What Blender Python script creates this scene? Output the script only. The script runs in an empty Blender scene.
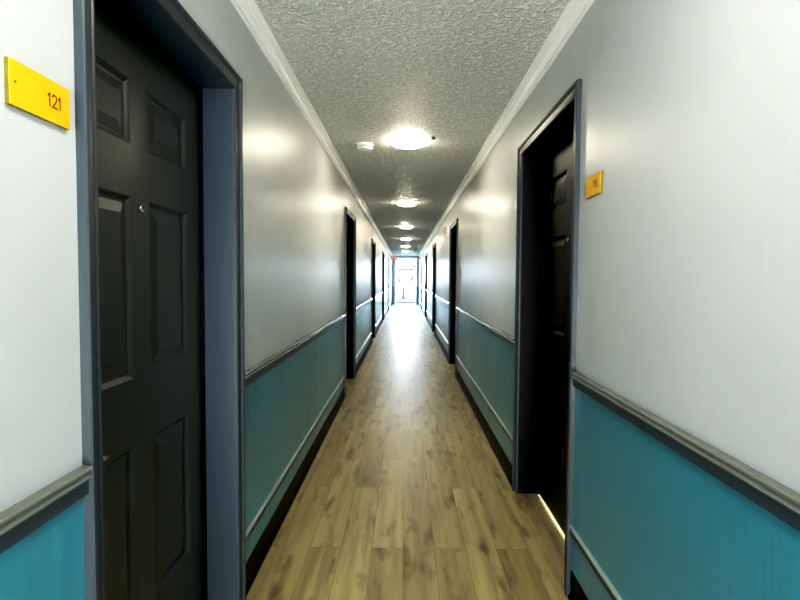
import bpy, bmesh, math, random
from mathutils import Vector, Matrix
random.seed(7)
C = bpy.context.scene.collection
SC = bpy.context.scene

# ------------------------------------------------------------------ layout (metres; camera at x=0,y=0)
H = 1.32                 # camera height
XL, XR = -0.663, 0.700   # wall faces
ZC = 2.425               # ceiling
TH = 0.20                # wall thickness
Y0, Y1 = -3.6, 25.5      # corridor ends
DOOR_H = 2.04
HEAD = {-1: 2.04, 1: 2.062}   # head height of the openings, left and right wall
CW = 0.055               # casing width
RAIL_T, RAIL_B = 0.922, 0.858
CAP_T = 0.268
LEFT = [(1.085, 1.975), (5.66, 6.62), (10.15, 11.10), (14.85, 15.8), (19.5, 20.45)]
RIGHT = [(2.13, 3.09), (6.86, 7.82), (11.6, 12.55), (16.3, 17.25), (21.0, 21.95)]

# ------------------------------------------------------------------ helpers
def s2l(c):
    return tuple(((v/12.92) if v <= 0.04045 else ((v+0.055)/1.055)**2.4) for v in [x/255 for x in c]) + (1,)

def link(o, parent=None):
    C.objects.link(o)
    if parent: o.parent = parent
    return o

def tag(o, label=None, cat=None, group=None, kind=None):
    if label: o['label'] = label
    if cat: o['category'] = cat
    if group: o['group'] = group
    if kind: o['kind'] = kind
    return o

def empty(name, loc):
    o = bpy.data.objects.new(name, None); o.location = loc; o.empty_display_size = 0.1
    return link(o)

def box(bm, x0, x1, y0, y1, z0, z1, mi=0):
    xs, ys, zs = sorted((x0, x1)), sorted((y0, y1)), sorted((z0, z1))
    v = [bm.verts.new((xs[i], ys[j], zs[k])) for i in (0, 1) for j in (0, 1) for k in (0, 1)]
    for q in ((0,1,3,2),(4,6,7,5),(0,4,5,1),(2,3,7,6),(0,2,6,4),(1,5,7,3)):
        f = bm.faces.new([v[a] for a in q]); f.material_index = mi

def extrude_y(bm, prof, y0, y1, mi=0):
    """closed profile [(x,z)...] extruded along y"""
    mis = mi if isinstance(mi, (list, tuple)) else None; mi = 0 if mis else mi
    a = [bm.verts.new((x, y0, z)) for x, z in prof]; b = [bm.verts.new((x, y1, z)) for x, z in prof]
    n = len(prof)
    for i in range(n):
        f = bm.faces.new((a[i], a[(i+1) % n], b[(i+1) % n], b[i])); f.material_index = mis[i] if mis else mi
    bm.faces.new(a).material_index = mi; bm.faces.new(b[::-1]).material_index = mi

def lathe(bm, prof, seg=40, mi=0, axis='z', off=(0,0,0)):
    """profile [(r,h)] revolved about the axis"""
    rings = []
    for r, h in prof:
        ring = []
        for k in range(seg):
            t = 2*math.pi*k/seg
            p = (r*math.cos(t), r*math.sin(t), h)
            if axis == 'x': p = (h, r*math.cos(t), r*math.sin(t))
            ring.append(bm.verts.new((p[0]+off[0], p[1]+off[1], p[2]+off[2])))
        rings.append(ring)
    for a, b in zip(rings, rings[1:]):
        for k in range(seg):
            f = bm.faces.new((a[k], a[(k+1) % seg], b[(k+1) % seg], b[k])); f.material_index = mi; f.smooth = True
    bm.faces.new(rings[0]).material_index = mi
    bm.faces.new(rings[-1][::-1]).material_index = mi

def tube(bm, pts, radii, seg=10, mi=0):
    rings = []
    n = len(pts)
    for i, p in enumerate(pts):
        d = (pts[min(i+1, n-1)] - pts[max(i-1, 0)]).normalized()
        u = d.cross(Vector((0.13, 0.21, 0.97))); 
        if u.length < 1e-3: u = d.cross(Vector((1, 0, 0)))
        u.normalize(); w = d.cross(u)
        rings.append([bm.verts.new(p + radii[i]*(math.cos(2*math.pi*k/seg)*u + math.sin(2*math.pi*k/seg)*w)) for k in range(seg)])
    for a, b in zip(rings, rings[1:]):
        for k in range(seg):
            f = bm.faces.new((a[k], a[(k+1) % seg], b[(k+1) % seg], b[k])); f.smooth = True; f.material_index = mi
    bm.faces.new(rings[0]).material_index = mi; bm.faces.new(rings[-1][::-1]).material_index = mi

def mesh(name, bm, mats, parent=None, bevel=0, loc=None):
    bmesh.ops.recalc_face_normals(bm, faces=bm.faces)
    me = bpy.data.meshes.new(name); bm.to_mesh(me); bm.free()
    for m in (mats if isinstance(mats, (list, tuple)) else [mats]): me.materials.append(m)
    o = bpy.data.objects.new(name, me)
    if bevel:
        b = o.modifiers.new('bevel', 'BEVEL'); b.width = bevel; b.segments = 2; b.limit_method = 'ANGLE'
        b.angle_limit = math.radians(40)
    if loc: o.location = loc
    return link(o, parent)

def new():
    return bmesh.new()

# ------------------------------------------------------------------ materials
def mat(name, col, rough=0.5, metal=0.0, spec=0.5, coat=0.0):
    m = bpy.data.materials.new(name); m.use_nodes = True
    b = m.node_tree.nodes['Principled BSDF']
    b.inputs['Base Color'].default_value = s2l(col)
    b.inputs['Roughness'].default_value = rough
    b.inputs['Metallic'].default_value = metal
    b.inputs['Specular IOR Level'].default_value = spec
    b.inputs['Coat Weight'].default_value = coat
    return m, m.node_tree, b

def N(nt, typ, **kw):
    n = nt.nodes.new(typ)
    for k, v in kw.items(): setattr(n, k, v)
    return n

def coords(nt, scale):
    tc = N(nt, 'ShaderNodeTexCoord'); mp = N(nt, 'ShaderNodeMapping')
    mp.inputs['Scale'].default_value = scale
    nt.links.new(tc.outputs['Object'], mp.inputs['Vector'])
    return mp

def noise(nt, vec, scale=1, detail=3, rough=0.5):
    n = N(nt, 'ShaderNodeTexNoise'); n.inputs['Scale'].default_value = scale
    n.inputs['Detail'].default_value = detail; n.inputs['Roughness'].default_value = rough
    nt.links.new(vec.outputs[0], n.inputs['Vector']); return n

def bump(nt, b, h, strength, dist, prev=None):
    n = N(nt, 'ShaderNodeBump'); n.inputs['Strength'].default_value = strength; n.inputs['Distance'].default_value = dist
    nt.links.new(h, n.inputs['Height'])
    if prev: nt.links.new(prev.outputs[0], n.inputs['Normal'])
    nt.links.new(n.outputs[0], b.inputs['Normal']); return n

def vary(nt, b, fac, c0, c1, lo=0.3, hi=0.7):
    r = N(nt, 'ShaderNodeValToRGB')
    r.color_ramp.elements[0].position = lo; r.color_ramp.elements[1].position = hi
    r.color_ramp.elements[0].color = s2l(c0); r.color_ramp.elements[1].color = s2l(c1)
    nt.links.new(fac, r.inputs[0]); nt.links.new(r.outputs[0], b.inputs['Base Color']); return r

def wall_paint(name, c0, c1, rough, wav=0.35, spec=0.5, coat=0):
    m, nt, b = mat(name, c0, rough, spec=spec, coat=coat); b.inputs['Coat Roughness'].default_value = .22
    n0 = noise(nt, coords(nt, (1.5, 1.5, 1.5)), 1.0, 4)
    vary(nt, b, n0.outputs['Fac'], c0, c1)
    n1 = noise(nt, coords(nt, (1, 9, 0.7)), 1.0, 3, 0.55)          # tall trowel and roller waves
    n2 = noise(nt, coords(nt, (160, 160, 160)), 1.0, 2)            # orange peel
    p = bump(nt, b, n1.outputs['Fac'], wav, 0.012)
    bump(nt, b, n2.outputs['Fac'], 0.12, 0.002, p)
    # worn sheen: roughness drifts in tall streaks
    mr = N(nt, 'ShaderNodeMapRange'); mr.inputs['To Min'].default_value = rough*0.82; mr.inputs['To Max'].default_value = rough*1.2
    nt.links.new(n1.outputs['Fac'], mr.inputs['Value']); nt.links.new(mr.outputs[0], b.inputs['Roughness'])
    return m

M = {}
M['white'] = wall_paint('wall_white', (196, 200, 201), (189, 193, 195), 0.38, 0.18)
M['teal'] = wall_paint('wall_teal', (46, 132, 152), (56, 142, 162), 0.42, 0.40, 0.9, .7)
m, nt, b = mat('slate_paint', (57, 65, 70), 0.40)
bump(nt, b, noise(nt, coords(nt, (60, 60, 20)), 1, 3).outputs['Fac'], 0.15, 0.003); M['slate'] = m
m, nt, b = mat('rail_paint', (58, 72, 78), 0.28)
bump(nt, b, noise(nt, coords(nt, (30, 6, 30)), 1, 3).outputs['Fac'], 0.12, 0.003); M['rail'] = m
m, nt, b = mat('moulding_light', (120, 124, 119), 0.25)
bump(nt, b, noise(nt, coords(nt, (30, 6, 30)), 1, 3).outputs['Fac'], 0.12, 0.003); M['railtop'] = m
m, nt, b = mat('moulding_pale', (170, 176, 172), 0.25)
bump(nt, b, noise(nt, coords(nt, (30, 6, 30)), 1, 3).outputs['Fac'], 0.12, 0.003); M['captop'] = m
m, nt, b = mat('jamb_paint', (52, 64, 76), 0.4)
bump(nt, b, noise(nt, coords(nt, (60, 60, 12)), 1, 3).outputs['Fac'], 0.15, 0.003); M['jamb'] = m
m, nt, b = mat('jamb_paint_shaded', (7, 8, 15), 0.55, spec=.2)  # jamb paint blackened: the shade of the recesses put into the colour
bump(nt, b, noise(nt, coords(nt, (60, 60, 12)), 1, 3).outputs['Fac'], 0.15, 0.003); M['jamb_shade'] = m
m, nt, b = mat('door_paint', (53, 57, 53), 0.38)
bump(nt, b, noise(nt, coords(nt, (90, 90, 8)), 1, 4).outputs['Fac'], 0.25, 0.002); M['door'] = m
m, nt, b = mat('door_paint_shaded', (13, 14, 14), 0.5)  # door paint darkened to carry the shadow inside the recessed doorways
bump(nt, b, noise(nt, coords(nt, (90, 90, 8)), 1, 4).outputs['Fac'], 0.25, 0.002); M['door_shade'] = m
m, nt, b = mat('vinyl_base', (6, 7, 8), 0.5, spec=.25)
bump(nt, b, noise(nt, coords(nt, (8, 5, 8)), 1, 2).outputs['Fac'], 0.2, 0.01); M['vinyl'] = m
m, nt, b = mat('cornice_paint', (226, 228, 224), 0.4)
vary(nt, b, noise(nt, coords(nt, (5, 2, 5)), 1, 3).outputs['Fac'], (238, 239, 236), (246, 247, 244)); M['crown'] = m
m, nt, b = mat('brushed_nickel', (190, 188, 180), 0.25, 1.0)
bump(nt, b, noise(nt, coords(nt, (200, 20, 200)), 1, 2).outputs['Fac'], 0.1, 0.001); M['metal'] = m
m, nt, b = mat('white_plastic', (232, 230, 222), 0.4)
vary(nt, b, noise(nt, coords(nt, (30, 30, 30)), 1, 2).outputs['Fac'], (228, 226, 218), (236, 234, 228)); M['plastic'] = m
m, nt, b = mat('white_frame', (225, 228, 230), 0.35)
vary(nt, b, noise(nt, coords(nt, (10, 10, 10)), 1, 2).outputs['Fac'], (220, 224, 226), (232, 234, 236)); M['frame'] = m
m, nt, b = mat('dark_plastic', (60, 60, 52), 0.5)
vary(nt, b, noise(nt, coords(nt, (90, 90, 90)), 1, 2).outputs['Fac'], (52, 52, 46), (66, 66, 58)); M['darkp'] = m
m, nt, b = mat('sign_yellow', (240, 196, 20), 0.22)
vary(nt, b, noise(nt, coords(nt, (9, 9, 9)), 1, 3).outputs['Fac'], (226, 170, 14), (236, 184, 30)); M['yellow'] = m
m, nt, b = mat('sign_edge', (104, 96, 40), 0.3)
vary(nt, b, noise(nt, coords(nt, (40, 40, 40)), 1, 3).outputs['Fac'], (96, 88, 36), (116, 106, 46)); M['yedge'] = m
m, nt, b = mat('print_brown', (70, 36, 8), 0.5)
vary(nt, b, noise(nt, coords(nt, (90, 90, 90)), 1, 2).outputs['Fac'], (64, 32, 6), (78, 42, 12)); M['ink'] = m
m, nt, b = mat('exit_red', (215, 50, 30), 0.4)
b.inputs['Emission Color'].default_value = s2l((230, 50, 30)); b.inputs['Emission Strength'].default_value = 1.2
vary(nt, b, noise(nt, coords(nt, (20, 20, 20)), 1, 2).outputs['Fac'], (210, 46, 28), (222, 58, 36)); M['red'] = m
m, nt, b = mat('bark', (12, 12, 12), 0.9, spec=0)
nb = noise(nt, coords(nt, (14, 14, 3)), 1, 4); vary(nt, b, nb.outputs['Fac'], (34, 34, 36), (44, 44, 46)); bump(nt, b, nb.outputs['Fac'], .6, .02); M['bark'] = m
m, nt, b = mat('roof_grey', (12, 12, 12), 0.8, spec=0)
vary(nt, b, noise(nt, coords(nt, (3, 3, 3)), 1, 3).outputs['Fac'], (34, 34, 36), (44, 44, 46)); M['roof'] = m
m, nt, b = mat('render_white', (235, 235, 232), 0.9)
vary(nt, b, noise(nt, coords(nt, (2, 2, 2)), 1, 3).outputs['Fac'], (230, 230, 226), (240, 240, 238)); M['house'] = m
m, nt, b = mat('concrete', (205, 208, 210), 0.9)
vary(nt, b, noise(nt, coords(nt, (1.5, 1.5, 1.5)), 1, 5).outputs['Fac'], (196, 200, 204), (214, 216, 218)); M['concrete'] = m

# lamp diffuser
m = bpy.data.materials.new('lamp_diffuser'); m.use_nodes = True; nt = m.node_tree
b = nt.nodes['Principled BSDF']; b.inputs['Base Color'].default_value = (.9, .88, .8, 1)
LAMP = b
nz = noise(nt, coords(nt, (3, 3, 3)), 1, 1)
r = vary(nt, b, nz.outputs['Fac'], (250, 246, 232), (252, 249, 238))
b.inputs['Emission Color'].default_value = (1.0, 0.91, 0.70, 1); b.inputs['Emission Strength'].default_value = 30
M['lamp'] = m

# stippled ceiling
m, nt, b = mat('stippled_ceiling', (205, 208, 198), 0.55, spec=0.35)
mp = coords(nt, (1, 1, 1))
na = noise(nt, mp, 42, 4, 0.6)
r = N(nt, 'ShaderNodeValToRGB'); r.color_ramp.elements[0].position = 0.43; r.color_ramp.elements[1].position = 0.60
nt.links.new(na.outputs['Fac'], r.inputs[0])
vary(nt, b, na.outputs['Fac'], (206, 209, 203), (243, 244, 239), .35, .65)
bump(nt, b, r.outputs[0], 1.0, 0.013); M['ceil'] = m

# plank floor
m, nt, b = mat('plank_floor', (150, 132, 84), 0.36, spec=0.5)
tc = N(nt, 'ShaderNodeTexCoord'); sp = N(nt, 'ShaderNodeSeparateXYZ'); cb = N(nt, 'ShaderNodeCombineXYZ')
nt.links.new(tc.outputs['Object'], sp.inputs[0])
nt.links.new(sp.outputs['Y'], cb.inputs['X']); nt.links.new(sp.outputs['X'], cb.inputs['Y'])
bk = N(nt, 'ShaderNodeTexBrick'); bk.offset = 0.41; bk.offset_frequency = 2; bk.squash = 1.0
bk.inputs['Scale'].default_value = 1; bk.inputs['Brick Width'].default_value = 1.22; bk.inputs['Row Height'].default_value = 0.152
bk.inputs['Mortar Size'].default_value = 0.0011; bk.inputs['Mortar Smooth'].default_value = 0.2; bk.inputs['Bias'].default_value = 0
bk.inputs['Color1'].default_value = (0, 0, 0, 1); bk.inputs['Color2'].default_value = (1, 1, 1, 1); bk.inputs['Mortar'].default_value = (.5, .5, .5, 1)
nt.links.new(cb.outputs[0], bk.inputs['Vector'])
# grain coordinates shifted per plank
mul = N(nt, 'ShaderNodeVectorMath', operation='MULTIPLY'); mul.inputs[1].default_value = (1.1, 17, 1)
nt.links.new(cb.outputs[0], mul.inputs[0])
off = N(nt, 'ShaderNodeVectorMath', operation='SCALE'); off.inputs['Scale'].default_value = 37.0
nt.links.new(bk.outputs['Color'], off.inputs[0])
add = N(nt, 'ShaderNodeVectorMath', operation='ADD'); nt.links.new(mul.outputs[0], add.inputs[0]); nt.links.new(off.outputs[0], add.inputs[1])
gr = N(nt, 'ShaderNodeTexNoise'); gr.inputs['Scale'].default_value = 1.0; gr.inputs['Detail'].default_value = 6; gr.inputs['Roughness'].default_value = 0.62
nt.links.new(add.outputs[0], gr.inputs['Vector'])
mul2 = N(nt, 'ShaderNodeVectorMath', operation='MULTIPLY'); mul2.inputs[1].default_value = (3.6, 12, 1)
nt.links.new(cb.outputs[0], mul2.inputs[0])
add2 = N(nt, 'ShaderNodeVectorMath', operation='ADD'); nt.links.new(mul2.outputs[0], add2.inputs[0]); nt.links.new(off.outputs[0], add2.inputs[1])
kn = N(nt, 'ShaderNodeTexNoise'); kn.inputs['Scale'].default_value = 1.0; kn.inputs['Detail'].default_value = 3
nt.links.new(add2.outputs[0], kn.inputs['Vector'])
def mix(fac, a, bb, mode='MIX'):
    n = N(nt, 'ShaderNodeMix', data_type='RGBA', blend_type=mode)
    for s, v in ((0, fac), (6, a), (7, bb)):
        if hasattr(v, 'links'): nt.links.new(v, n.inputs[s])
        else: n.inputs[s].default_value = v
    return n.outputs[2]
base = mix(bk.outputs['Color'], s2l((162, 147, 103)), s2l((184, 170, 126)))
rg = N(nt, 'ShaderNodeValToRGB'); rg.color_ramp.elements[0].position = .33; rg.color_ramp.elements[1].position = .60
rg.color_ramp.elements[0].color = (.64, .61, .54, 1); rg.color_ramp.elements[1].color = (1.06, 1.05, 1.03, 1)
nt.links.new(gr.outputs['Fac'], rg.inputs[0])
base = mix(0.9, base, rg.outputs[0], 'MULTIPLY')
rk = N(nt, 'ShaderNodeValToRGB'); rk.color_ramp.elements[0].position = .54; rk.color_ramp.elements[1].position = .74
rk.color_ramp.elements[0].color = (1, 1, 1, 1); rk.color_ramp.elements[1].color = (.42, .36, .27, 1)
nt.links.new(kn.outputs['Fac'], rk.inputs[0])
base = mix(1.0, base, rk.outputs[0], 'MULTIPLY')
mm = N(nt, 'ShaderNodeMath', operation='MULTIPLY'); mm.inputs[1].default_value = 0.6
nt.links.new(bk.outputs['Fac'], mm.inputs[0])
base = mix(mm.outputs[0], base, s2l((70, 58, 34)))
nt.links.new(base, b.inputs['Base Color'])
mr = N(nt, 'ShaderNodeMapRange'); mr.inputs['To Min'].default_value = .36; mr.inputs['To Max'].default_value = .52
nt.links.new(gr.outputs['Fac'], mr.inputs['Value']); nt.links.new(mr.outputs[0], b.inputs['Roughness'])
pb = bump(nt, b, gr.outputs['Fac'], 0.25, 0.003)
inv = N(nt, 'ShaderNodeMath', operation='SUBTRACT'); inv.inputs[0].default_value = 1; nt.links.new(bk.outputs['Fac'], inv.inputs[1])
bump(nt, b, inv.outputs[0], 0.5, 0.002, pb)
M['floor'] = m

# clear glass (thin pane)
m = bpy.data.materials.new('door_glass'); m.use_nodes = True; nt = m.node_tree
for n in list(nt.nodes): nt.nodes.remove(n)
out = N(nt, 'ShaderNodeOutputMaterial'); tr = N(nt, 'ShaderNodeBsdfTransparent'); gl = N(nt, 'ShaderNodeBsdfGlossy'); mx = N(nt, 'ShaderNodeMixShader')
tr.inputs[0].default_value = (.95, .98, .98, 1); gl.inputs['Roughness'].default_value = 0.02
fr = N(nt, 'ShaderNodeFresnel'); fr.inputs[0].default_value = 1.45
nt.links.new(fr.outputs[0], mx.inputs[0]); nt.links.new(tr.outputs[0], mx.inputs[1]); nt.links.new(gl.outputs[0], mx.inputs[2]); nt.links.new(mx.outputs[0], out.inputs[0])
M['glass'] = m

# ------------------------------------------------------------------ setting
bm = new(); box(bm, XL-1.4, XR+1.4, Y0-.2, Y1+.12, -0.1, 0)
tag(mesh('floor', bm, M['floor']), 'olive brown wood-look vinyl plank floor running the length of the corridor', 'floor', kind='structure')
bm = new(); box(bm, XL-TH, XR+TH, Y0-.2, Y1+.12, ZC, ZC+.12)
tag(mesh('ceiling', bm, M['ceil']), 'pale grey stippled corridor ceiling', 'ceiling', kind='structure')

def wall(name, x, side, doors, label):
    bm = new(); xo = x + side*TH
    ys = [Y0]
    for a, c in doors: ys += [a-.02, c+.02]
    ys.append(Y1)
    for i in range(0, len(ys), 2):
        box(bm, x, xo, ys[i], ys[i+1], 0, 0.89, 1)
        box(bm, x, xo, ys[i], ys[i+1], 0.89, ZC, 0)
    for a, c in doors:
        box(bm, x, xo, a-.02, c+.02, HEAD[side]+.02, ZC, 0)
    return tag(mesh(name, bm, [M['white'], M['teal']]), label, 'wall', kind='structure')
wall('wall_left', XL, -1, LEFT, 'left corridor wall, glossy light grey above a teal lower half')
wall('wall_right', XR, 1, RIGHT, 'right corridor wall, glossy light grey above a teal lower half')
bm = new(); box(bm, XL-TH, XR+TH, Y0-.15, Y0, 0, .89, 1); box(bm, XL-TH, XR+TH, Y0-.15, Y0, .89, ZC, 0)
tag(mesh('wall_back', bm, [M['white'], M['teal']]), 'wall closing the corridor behind the viewer', 'wall', kind='structure')
GX0, GX1, GZ = -0.53, 0.60, 2.345
bm = new()
for xa, xb in ((XL, GX0), (GX1, XR)):
    box(bm, xa, xb, Y1-.005, Y1+.12, 0, .89, 1); box(bm, xa, xb, Y1-.005, Y1+.12, .89, ZC, 0)
box(bm, GX0, GX1, Y1-.005, Y1+.12, GZ, ZC, 0)
tag(mesh('wall_end', bm, [M['white'], M['teal']]), 'narrow wall strips around the bright glass exit door', 'wall', kind='structure')

def spans(doors):
    ys = [Y0]
    for a, c in doors: ys += [a-CW, c+CW]
    ys.append(Y1-.005)
    return [(ys[i], ys[i+1]) for i in range(0, len(ys), 2)]

RAIL = [(0,.003),(.0,.064),(.021,.064),(.0235,.061),(.0235,.057),(.018,.053),(.0165,.049),(.020,.045),(.021,.042),(.021,.039),(.0125,.036),(.0125,.005),(.011,.003)]
CAP = [(0,0),(0,.036),(.010,.036),(.0135,.033),(.0135,.027),(.009,.022),(.0085,.016),(.012,.011),(.012,.003),(.010,0)]
COVE = [(0,0),(0,.112),(.003,.112),(.004,.10),(.004,.022),(.008,.009),(.016,.001),(.016,0)]
CROWN = [(0,0),(.010,0),(.012,.003),(.012,.009),(.010,.012),(.005,.013),(.006,.017),(.016,.022),(.022,.028),(.026,.036),(.028,.039),(.036,.040),(.039,.043),(.039,.048),(.036,.050),(.042,.053),(.055,.055),(.057,.058),(.057,.0665),(0,.0665)]
for nm, x, side, doors, word in (('left', XL, 1, LEFT, 'left'), ('right', XR, -1, RIGHT, 'right')):
    for kind, prof, z, mt, nm2, lab in (
        ('rail', RAIL, RAIL_B + (.008 if side > 0 else .022), M['rail'], 'trim_%d' % (1 if side > 0 else 2), 'dark slate chair rail moulding along the %s wall' % word),
        ('cap', CAP, CAP_T-.036 + (-.018 if side > 0 else .033), M['rail'], 'trim_%d' % (3 if side > 0 else 4), 'thin slate moulding low on the teal half of the %s wall' % word),
        ('cove', COVE, 0, M['vinyl'], 'baseboard_%s' % word, 'black vinyl cove base at the foot of the %s wall' % word)):
        bm = new()
        for a, c in spans(doors):
            if c - a < .02: continue
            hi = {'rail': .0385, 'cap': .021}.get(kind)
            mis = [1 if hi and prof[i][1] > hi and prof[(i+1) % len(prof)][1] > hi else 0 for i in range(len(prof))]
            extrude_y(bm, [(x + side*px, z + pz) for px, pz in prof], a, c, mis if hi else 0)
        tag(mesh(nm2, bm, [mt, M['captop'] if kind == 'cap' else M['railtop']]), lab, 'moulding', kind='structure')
    bm = new(); extrude_y(bm, [(x + side*px, ZC-.0665 + pz) for px, pz in CROWN], Y0, Y1-.005)
    tag(mesh('trim_%d' % (5 if side > 0 else 6), bm, M['crown']), 'white crown moulding with fine beads along the top of the %s wall' % word, 'moulding', kind='structure')

# ------------------------------------------------------------------ doors
CAS = [(0,0),(0,.010),(.004,.013),(.009,.013),(.012,.010),(.036,.013),(.040,.019),(.043,.0215),(.052,.0215),(.055,.018),(.055,0)]
REC = 0.13
def casing(x, s, y0, y1, DOOR_H):
    """mitred profile swept round the opening; s = direction into the corridor"""
    bm = new(); rows = []
    for u, t in CAS:
        X = x + s*t
        rows.append([bm.verts.new(p) for p in ((X, y0-u, 0), (X, y0-u, DOOR_H+u), (X, y1+u, DOOR_H+u), (X, y1+u, 0))])
    n = len(rows)
    for i in range(n):
        a, b_ = rows[i], rows[(i+1) % n]
        for k in range(3): bm.faces.new((a[k], a[k+1], b_[k+1], b_[k]))
    bm.faces.new([r[0] for r in rows]); bm.faces.new([r[3] for r in rows])
    return bm

def leaf(L, y0, y1, z0, z1):
    """six-panel slab, moulded face towards local +x at x=0; panels raised in recesses"""
    bm = new(); T = .04
    W = y1-y0; yc = (y0+y1)/2; st = .052; out = .118
    cols = [(y0+out, yc-st), (yc+st, y1-out)]
    rws = [(.285, .82), (1.02, 1.55), (1.70, 1.885)]
    ys = sorted({y0, y1, *[v for c in cols for v in c]}); zs = sorted({z0, z1, *[v for r in rws for v in r]})
    V = {}
    def gv(x, y, z):
        k = (round(x, 5), round(y, 5), round(z, 5))
        if k not in V: V[k] = bm.verts.new((x, y, z))
        return V[k]
    def quad(*p): bm.faces.new([gv(*q) for q in p])
    for i in range(len(ys)-1):
        for j in range(len(zs)-1):
            a, c, d, e = ys[i], ys[i+1], zs[j], zs[j+1]
            if (a, c) in cols and (d, e) in rws:
                steps = [(0, 0), (.006, -.004), (.013, -.011), (.021, -.012), (.052, -.004)]
                for (i0, d0), (i1, d1) in zip(steps, steps[1:]):
                    A = [(d0, a+i0, d+i0), (d0, c-i0, d+i0), (d0, c-i0, e-i0), (d0, a+i0, e-i0)]
                    B = [(d1, a+i1, d+i1), (d1, c-i1, d+i1), (d1, c-i1, e-i1), (d1, a+i1, e-i1)]
                    for k in range(4): quad(A[k], A[(k+1) % 4], B[(k+1) % 4], B[k])
                i1, d1 = steps[-1]
                quad((d1, a+i1, d+i1), (d1, c-i1, d+i1), (d1, c-i1, e-i1), (d1, a+i1, e-i1))
            else:
                quad((0, a, d), (0, c, d), (0, c, e), (0, a, e))
    for i in range(len(ys)-1):
        quad((0, ys[i], z0), (0, ys[i+1], z0), (-T, ys[i+1], z0), (-T, ys[i], z0))
        quad((0, ys[i], z1), (0, ys[i+1], z1), (-T, ys[i+1], z1), (-T, ys[i], z1))
    for j in range(len(zs)-1):
        quad((0, y0, zs[j]), (0, y0, zs[j+1]), (-T, y0, zs[j+1]), (-T, y0, zs[j]))
        quad((0, y1, zs[j]), (0, y1, zs[j+1]), (-T, y1, zs[j+1]), (-T, y1, zs[j]))
    for i in range(len(ys)-1):
        for j in range(len(zs)-1):
            quad((-T, ys[i], zs[j]), (-T, ys[i+1], zs[j]), (-T, ys[i+1], zs[j+1]), (-T, ys[i], zs[j+1]))
    return bm

ndoor = 0
def door(x, side, y0, y1, label, near, gap=.006):
    """side = -1 left wall, +1 right wall"""
    global ndoor; ndoor += 1
    s = -side; DOOR_H = HEAD[side]                     # into the corridor
    yc = (y0+y1)/2
    root = empty('door_%d' % ndoor, (x, yc, 0)); tag(root, label, 'door', kind='structure')
    P = Matrix.Translation((-x, -yc, 0))
    def loc(bm): bmesh.ops.transform(bm, matrix=P, verts=bm.verts); return bm
    mesh('casing', loc(casing(x, s, y0, y1, DOOR_H)), M['slate'], root)
    jm = M['jamb'] if near == 'left' else M['jamb_shade']
    bm = new(); xo = x + side*(TH+.004); d = .0195
    box(bm, x, xo, y0-d, y0, 0, DOOR_H); box(bm, x, xo, y1, y1+d, 0, DOOR_H)
    box(bm, x, xo, y0-d, y1+d, DOOR_H, DOOR_H+d)
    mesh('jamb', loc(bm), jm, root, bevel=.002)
    # stop bead in front of the leaf
    bm = new(); xs = x + side*(REC-.014)
    box(bm, xs, xs+side*.012, y0, y0+.012, 0, DOOR_H); box(bm, xs, xs+side*.012, y1-.012, y1, 0, DOOR_H); box(bm, xs, xs+side*.012, y0, y1, DOOR_H-.012, DOOR_H)
    mesh('stop_bead', loc(bm), M['jamb_shade'], root, bevel=.001)
    z0 = gap
    bm = leaf(0, y0+.003, y1-.003, z0, DOOR_H-.003)
    for v in bm.verts: v.co.x = x + side*REC + s*v.co.x
    lf = mesh('door_leaf', loc(bm), M['door'] if near == 'left' else M['door_shade'], root)
    hinge_far = True
    X = x + side*REC
    # peephole
    bm = new(); lathe(bm, [(.012, 0), (.012, .003), (.0105, .006), (.008, .0065), (.006, .004), (.002, .0055)], 24, axis='x')
    for v in bm.verts: v.co = Vector((X + s*v.co.x, yc + v.co.y, 1.522 + v.co.z))
    mesh('peephole', loc(bm), M['metal'], lf)
    # lever handle on the near edge (left doors) / near edge as well on the right
    bm = new(); hy = y0 + .065; hz = .868
    lathe(bm, [(.027, 0), (.027, .004), (.022, .009), (.011, .012), (.009, .04), (.009, .05)], 24, axis='x', off=(0, 0, 0))
    for v in bm.verts: v.co = Vector((X + s*v.co.x, hy + v.co.y, hz + v.co.z))
    pts = [Vector((X+s*.046, hy, hz)), Vector((X+s*.050, hy+.02, hz+.001)), Vector((X+s*.050, hy+.06, hz+.002)), Vector((X+s*.049, hy+.09, hz)), Vector((X+s*.044, hy+.115, hz-.004))]
    tube(bm, pts, [.009, .009, .0085, .008, .006], 12)
    mesh('lever_handle', loc(bm), M['metal'], lf)
    return root

lab_l = ['wide black six-panel door closest to the viewer on the left, beside the large yellow plate',
         'second black doorway along the left wall', 'third black doorway along the left wall',
         'fourth black doorway along the left wall', 'fifth and farthest black doorway on the left wall']
lab_r = ['black recessed doorway closest to the viewer on the right, beside the small yellow plate',
         'second black doorway along the right wall', 'third black doorway along the right wall',
         'fourth black doorway along the right wall', 'fifth and farthest black doorway on the right wall']
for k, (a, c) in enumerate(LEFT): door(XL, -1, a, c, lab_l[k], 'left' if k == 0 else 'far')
for k, (a, c) in enumerate(RIGHT): door(XR, 1, a, c, lab_r[k], 'far', gap=.007 if k == 0 else .006)

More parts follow.
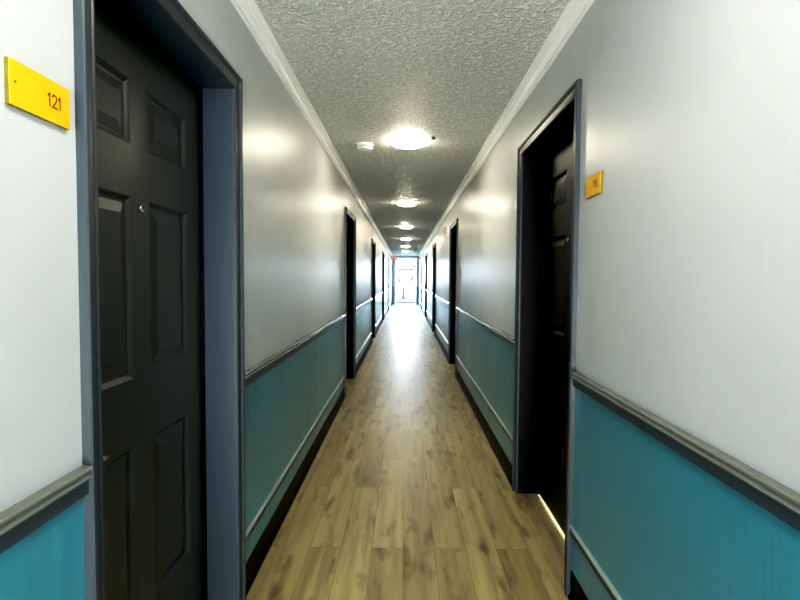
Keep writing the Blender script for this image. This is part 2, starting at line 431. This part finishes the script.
# slate border strips around the room openings are behind the leaves: dark rooms
# ------------------------------------------------------------------ glass exit door
root = empty('door_%d' % (ndoor+1), ((GX0+GX1)/2, Y1+.03, 0))
tag(root, 'glazed white exit door glowing with daylight at the far end', 'door', kind='structure')
P = Matrix.Translation((-(GX0+GX1)/2, -(Y1+.03), 0))
def loc(bm): bmesh.ops.transform(bm, matrix=P, verts=bm.verts); return bm
bm = new()
box(bm, GX0, GX0+.05, Y1-.01, Y1+.10, 0, GZ); box(bm, GX1-.05, GX1, Y1-.01, Y1+.10, 0, GZ); box(bm, GX0+.05, GX1-.05, Y1-.01, Y1+.10, GZ-.05, GZ)
mesh('door_frame', loc(bm), M['frame'], root, bevel=.003)
bm = new()
a, c = GX0+.055, GX1-.055
box(bm, a, a+.06, Y1+.02, Y1+.06, .03, GZ-.055); box(bm, c-.06, c, Y1+.02, Y1+.06, .03, GZ-.055)
box(bm, a+.06, c-.06, Y1+.02, Y1+.06, .03, .15); box(bm, a+.06, c-.06, Y1+.02, Y1+.06, GZ-.12, GZ-.055)
lf = mesh('door_leaf', loc(bm), M['frame'], root, bevel=.003)
bm = new(); box(bm, a+.055, c-.055, Y1+.037, Y1+.043, .145, GZ-.115); mesh('pane', loc(bm), M['glass'], lf)
bm = new()
tube(bm, [Vector((a+.02, Y1-.02, 1.0)), Vector((a+.3, Y1-.025, 1.0)), Vector((c-.02, Y1-.02, 1.0))], [.012]*3, 10)
box(bm, a+.01, a+.05, Y1-.02, Y1+.02, .97, 1.03); box(bm, c-.05, c-.01, Y1-.02, Y1+.02, .97, 1.03)
mesh('push_bar', loc(bm), M['frame'], lf)
bm = new(); extrude_y(bm, [], 0, 1) if False else box(bm, GX0+.05, GX1-.05, Y1-.14, Y1+.1, 0, .022)
mesh('threshold', loc(bm), M['darkp'], root, bevel=.006)

# ------------------------------------------------------------------ ceiling lights
def lamp_meshes():
    bm = new(); lathe(bm, [(.134, 0), (.142, 0), (.144, -.003), (.142, -.006), (.134, -.006)], 56)
    t = bpy.data.meshes.new('trim_ring')
    bmesh.ops.recalc_face_normals(bm, faces=bm.faces); bm.to_mesh(t); bm.free(); t.materials.append(M['plastic'])
    bm = new(); lathe(bm, [(.133, -.004), (.134, -.016), (.128, -.026), (.108, -.035), (.075, -.041), (.03, -.044), (.004, -.0445)], 56)
    d = bpy.data.meshes.new('diffuser')
    bmesh.ops.recalc_face_normals(bm, faces=bm.faces); bm.to_mesh(d); bm.free(); d.materials.append(M['lamp'])
    return t, d
tm, dm = lamp_meshes()
ords = ['nearest', 'second', 'third', 'fourth', 'fifth', 'farthest']
LY = [4.17 + 3.4*k for k in range(6)]
for k, y in enumerate(LY):
    r_ = empty('ceiling_light', (0.018, y, ZC))
    tag(r_, {0: 'round flush ceiling light, the nearest and largest, next to the smoke detector',
             5: 'smallest and farthest round ceiling light, just before the glass exit door'}.get(k, '%s round flush ceiling light along the corridor, counted from the viewer' % ords[k]),
        'ceiling light', 'round lights down the corridor ceiling')
    link(bpy.data.objects.new('trim_ring', tm), r_); link(bpy.data.objects.new('diffuser', dm), r_)

# smoke detector
r_ = empty('smoke_detector', (-.343, 4.27, ZC)); tag(r_, 'white round smoke detector on the ceiling left of the nearest light', 'smoke detector')
bm = new(); lathe(bm, [(.072, 0), (.072, -.010), (.068, -.013)], 40); mesh('base', bm, M['plastic'], r_)
bm = new(); lathe(bm, [(.058, -.013), (.058, -.017), (.062, -.019), (.062, -.034), (.054, -.042), (.035, -.046), (.004, -.047)], 40); cv = mesh('cover', bm, M['plastic'], r_)
bm = new()
for k in range(20):
    t = 2*math.pi*k/20; c0, s0 = math.cos(t), math.sin(t)
    vs = [bm.verts.new((.0626*math.cos(t+q), .0626*math.sin(t+q), z)) for q, z in ((-.09, -.022), (.09, -.022), (.09, -.031), (-.09, -.031))]
    bm.faces.new(vs)
mesh('vent_slots', bm, M['darkp'], cv)

# little dark sensor by the first lamp
bm = new(); lathe(bm, [(.016, 0), (.016, -.010), (.011, -.020), (.003, -.023)], 20)
tag(mesh('ceiling_sensor', bm, M['darkp'], loc=(.213, 4.05, ZC)), 'tiny dark round sensor on the ceiling right of the nearest light', 'sensor')

# ------------------------------------------------------------------ number plates
def text_mesh(s, size, mt):
    cu = bpy.data.curves.new('t', 'FONT'); cu.body = s; cu.size = size; cu.align_x = 'CENTER'; cu.align_y = 'CENTER'; cu.extrude = .0003
    o = bpy.data.objects.new('t', cu); C.objects.link(o); bpy.context.view_layer.update()
    me = bpy.data.meshes.new_from_object(o.evaluated_get(bpy.context.evaluated_depsgraph_get()))
    bpy.data.objects.remove(o); me.materials.clear(); me.materials.append(mt); return me

DIG = {'1': [[(-.16, .30), (.04, .5), (.04, -.5)]],
       '2': [[(-.28, .28), (-.20, .43), (-.04, .5), (.14, .46), (.25, .31), (.22, .12), (.08, -.10), (-.28, -.5), (.30, -.5)]],
       '5': [[(.26, .5), (-.18, .5), (-.24, .06), (-.05, .12), (.14, .08), (.27, -.08), (.27, -.26), (.15, -.43), (-.05, -.5), (-.26, -.42)]]}
def digits(txt, h, mt):
    bm = new(); w = (.06 if h < .0235 else .085)*h; pitch = .60*h
    def disc(p):
        bm.faces.new([bm.verts.new((p[0]+w*math.cos(k*math.pi/5), p[1]+w*math.sin(k*math.pi/5), 0)) for k in range(10)])
    for i, ch in enumerate(txt):
        ox = (i-(len(txt)-1)/2)*pitch
        for line in DIG[ch]:
            pts = [Vector((ox+x*h, y*h, 0)) for x, y in line]
            for a, c in zip(pts, pts[1:]):
                n = (c-a).normalized(); n = Vector((-n.y, n.x, 0))*w
                bm.faces.new([bm.verts.new(q) for q in (a+n, a-n, c-n, c+n)])
            for p in pts: disc(p)
    me = bpy.data.meshes.new('number'); bm.to_mesh(me); bm.free(); me.materials.append(mt); return me

def plate(x, s, ya, yb, z0, z1, label, num=None, ty=None, tsize=.03, tz=0, grp=None):
    yc, zc = (ya+yb)/2, (z0+z1)/2
    r_ = empty('door_number_sign', (x, yc, zc)); tag(r_, label, 'sign', grp)
    w, h = (yb-ya)/2, (z1-z0)/2
    bm = new(); box(bm, 0, s*.0075, -w, w, -h, h, 0)
    mesh('backing', bm, M['yedge'], r_)
    bm = new(); box(bm, s*.0075, s*.009, -w, w, -h, h)
    mesh('face', bm, [M['yellow']], r_, bevel=.0003)
    if num:
        me = digits(num, tsize, M['ink'])
        o = bpy.data.objects.new('number', me); link(o, r_)
        # text stands in local XY; turn so it reads from the corridor
        o.rotation_euler = (math.pi/2, 0, math.pi/2 if s > 0 else -math.pi/2)
        o.location = (s*.0095, ty-yc, tz)
        bm = new()
        lathe(bm, [(.0022, 0), (.0022, .0012), (.001, .0016)], 12, axis='x')
        for v in bm.verts: v.co = Vector((s*(.009+v.co.x), v.co.y + (-w+.012 if s > 0 else w-.012), v.co.z+.002))
        mesh('screw', bm, M['yedge'], r_)
    return r_
plate(XL, 1, .849, 1.000, H+.284, H+.360, 'yellow number plate reading 121 on the left wall', '121', .957, .023, .001)
plate(XR, -1, 1.835, 1.985, H+.308, H+.386, 'yellow number plate reading 115 on the right wall', '115', 1.885, .024, .002)
a = LEFT[2][0]
plate(XL, 1, a-CW-.20, a-CW-.04, H+.288, H+.368, 'tiny pale yellow plate beside the third doorway on the left wall')

# wall alarm high on the right wall
r_ = empty('mounted_alarm', (XR, 8.9, H+.83)); tag(r_, 'small pale box alarm high on the right wall past the second doorway', 'alarm')
bm = new(); box(bm, 0, -.035, -.045, .045, -.06, .06); mesh('housing', bm, M['plastic'], r_, bevel=.006)
bm = new(); box(bm, -.035, -.05, -.022, .022, -.015, .045); mesh('lens', bm, M['frame'], r_, bevel=.006)
bm = new(); 
for k in range(4): box(bm, -.035, -.0362, -.03, .03, -.05+k*.008, -.047+k*.008)
mesh('grille', bm, M['darkp'], r_)

# exit sign projecting from the left wall
r_ = empty('exit_sign', (XL, 23.6, H+.92)); tag(r_, 'red and white exit sign projecting from the left wall near the glass door', 'sign')
bm = new(); box(bm, 0, .32, -.02, .02, -.10, .10); mesh('housing', bm, M['plastic'], r_, bevel=.004)
me = text_mesh('EXIT', .15, M['red']); o = link(bpy.data.objects.new('lettering', me), r_); o.rotation_euler = (math.pi/2, 0, 0); o.location = (.16, -.0215, 0)
o.scale = (.85, 1.1, 1)

# ------------------------------------------------------------------ outside
bm = new(); box(bm, -30, 30, Y1+.12, 110, -.25, -.04)
tag(mesh('ground', bm, M['concrete']), 'bleached pavement outside the glass door', 'pavement', kind='structure')
r_ = empty('forked_tree', (-.09, 31.5, -.04)); tag(r_, 'thin bare forked tree seen through the glass exit door', 'tree')
bm = new(); f = Vector((0, 0, .72))
tube(bm, [Vector((.01, 0, 0)), Vector((-.01, 0, .3)), f, Vector((.0, 0, .76))], [.15, .10, .09, .08], 10); mesh('trunk', bm, M['bark'], r_)
bm = new(); tube(bm, [f, Vector((-.12, 0, .92)), Vector((-.24, 0.03, 1.14)), Vector((-.35, .05, 1.42))], [.10, .095, .09, .07], 8); mesh('branch', bm, M['bark'], r_)
bm = new(); tube(bm, [f, Vector((.22, 0, 1.0)), Vector((.42, -0.03, 1.20)), Vector((.62, -.05, 1.44))], [.10, .10, .09, .08], 8); mesh('branch', bm, M['bark'], r_)
def house(loc_, w, d, h, label):
    r_ = empty('house', loc_); tag(r_, label, 'house', 'sun-bleached houses beyond the exit')
    bm = new(); box(bm, -w/2, w/2, 0, d, 0, h); 
    mesh('wall', bm, M['house'], r_)
    bm = new(); box(bm, -w/2-.25, w/2+.25, -.3, d+.3, h-.2, h+.10); mesh('eaves', bm, M['roof'], r_)
    bm = new()
    v = [bm.verts.new(p) for p in ((-w/2-.2, -.25, h+.10), (w/2+.2, -.25, h+.10), (w/2+.2, d+.25, h+.10), (-w/2-.2, d+.25, h+.10), (-w/2+.3, d/2, h+.9), (w/2-.3, d/2, h+.9))]
    for q in ((0,1,5,4),(1,2,5),(2,3,4,5),(3,0,4),(0,3,2,1)): bm.faces.new([v[i] for i in q])
    mesh('roof', bm, M['house'], r_)
house((0.05, 60, -.04), 1.1*1.1, 3, 2.45, 'small bleached outbuilding with a grey eaves line, nearer and lower of the two outside')
house((.85, 66, -.04), .9, 3, 2.9, 'small bleached outbuilding with a grey eaves line, farther and higher of the two outside')

# ------------------------------------------------------------------ light
w = bpy.data.worlds.new('sky'); SC.world = w; w.use_nodes = True
bg = w.node_tree.nodes['Background']; bg.inputs[0].default_value = (.60, .80, 1.0, 1); bg.inputs[1].default_value = 28.0
def area(name, loc_, rot, size, power, col=(1, 1, 1), size_y=None, portal=False, spread=None):
    l = bpy.data.lights.new(name, 'AREA'); l.energy = power; l.color = col; l.size = size
    if size_y: l.shape = 'RECTANGLE'; l.size_y = size_y
    else: l.shape = 'DISK'
    if portal: l.cycles.is_portal = True
    if spread: l.spread = spread
    o = bpy.data.objects.new(name, l); o.location = loc_; o.rotation_euler = rot; C.objects.link(o); return o
area('door_portal', ((GX0+GX1)/2, Y1+.14, GZ/2), (-math.pi/2, 0, 0), GX1-GX0, 1, size_y=GZ, portal=True)
# low hazy sun shining in through the glazed door
sl = bpy.data.lights.new('low_sun', 'SUN'); sl.energy = 9; sl.color = (.80, .88, 1.0); sl.angle = math.radians(26)
so = bpy.data.objects.new('low_sun', sl); C.objects.link(so)
so.rotation_euler = Vector((.015, -1, -.15)).to_track_quat('-Z', 'Y').to_euler()
# ceiling lamps over and behind the camera (the same row of fittings)
for y, p in ((0.77, 12), (-2.63, 12)):
    area('overhead_lamp', (.018, y, ZC-.05), (0, 0, 0), .30, p, (1, .96, .86))
# added fill behind the viewer, as if daylight entered from that end
area('fill_behind', (0, Y0+.02, 1.25), (math.pi/2, 0, 0), 1.1, 30, (.92, .96, 1.0), size_y=2.0)
# second added fill behind the viewer, tilted up to brighten the ceiling
area('ceiling_fill_behind', (0, Y0+.05, .7), (math.radians(90+24), 0, 0), 1.1, 440, (1, .99, .95), size_y=.9)
# room light behind the first right-hand door, leaking under it
area('room_lamp', (XR+.55, 2.76, .060), (0, math.radians(80), 0), .02, 40, (.95, .98, 1), size_y=.14)
LAMP.inputs['Emission Strength'].default_value = 66

# ------------------------------------------------------------------ camera
F = 510.0; VX, VY = 405.0, 278.0
cam = bpy.data.cameras.new('camera'); cam.sensor_width = 36; cam.lens = F/800*36; cam.clip_start = .05; cam.clip_end = 300
co = bpy.data.objects.new('camera', cam); C.objects.link(co)
d = Vector((VX-400, 300-VY, -F)).normalized()
r0 = math.radians(0.4); up = Vector((math.sin(r0), math.cos(r0), 0)); up = (up - up.dot(d)*d).normalized()
xr = d.cross(up)
R = Matrix((xr, d, up))
co.matrix_world = Matrix.Translation((0, 0, H)) @ R.to_4x4()
SC.camera = co

SC.view_settings.view_transform = 'Standard'
SC.view_settings.look = 'None'
SC.view_settings.exposure = 0.25
SC.view_settings.use_curve_mapping = True
cm = SC.view_settings.curve_mapping
cv = cm.curves[3]
cv.points[0].location = (0.012, 0.0); cv.points[-1].location = (1, 1)
for p in ((.12, .075), (.35, .37), (.65, .73), (.85, .90)): cv.points.new(*p)
cm.update()
SC.cycles.max_bounces = 10; SC.cycles.diffuse_bounces = 6; SC.cycles.glossy_bounces = 5; SC.cycles.transparent_max_bounces = 8
SC.cycles.sample_clamp_indirect = 6
SC.cycles.use_denoising = True
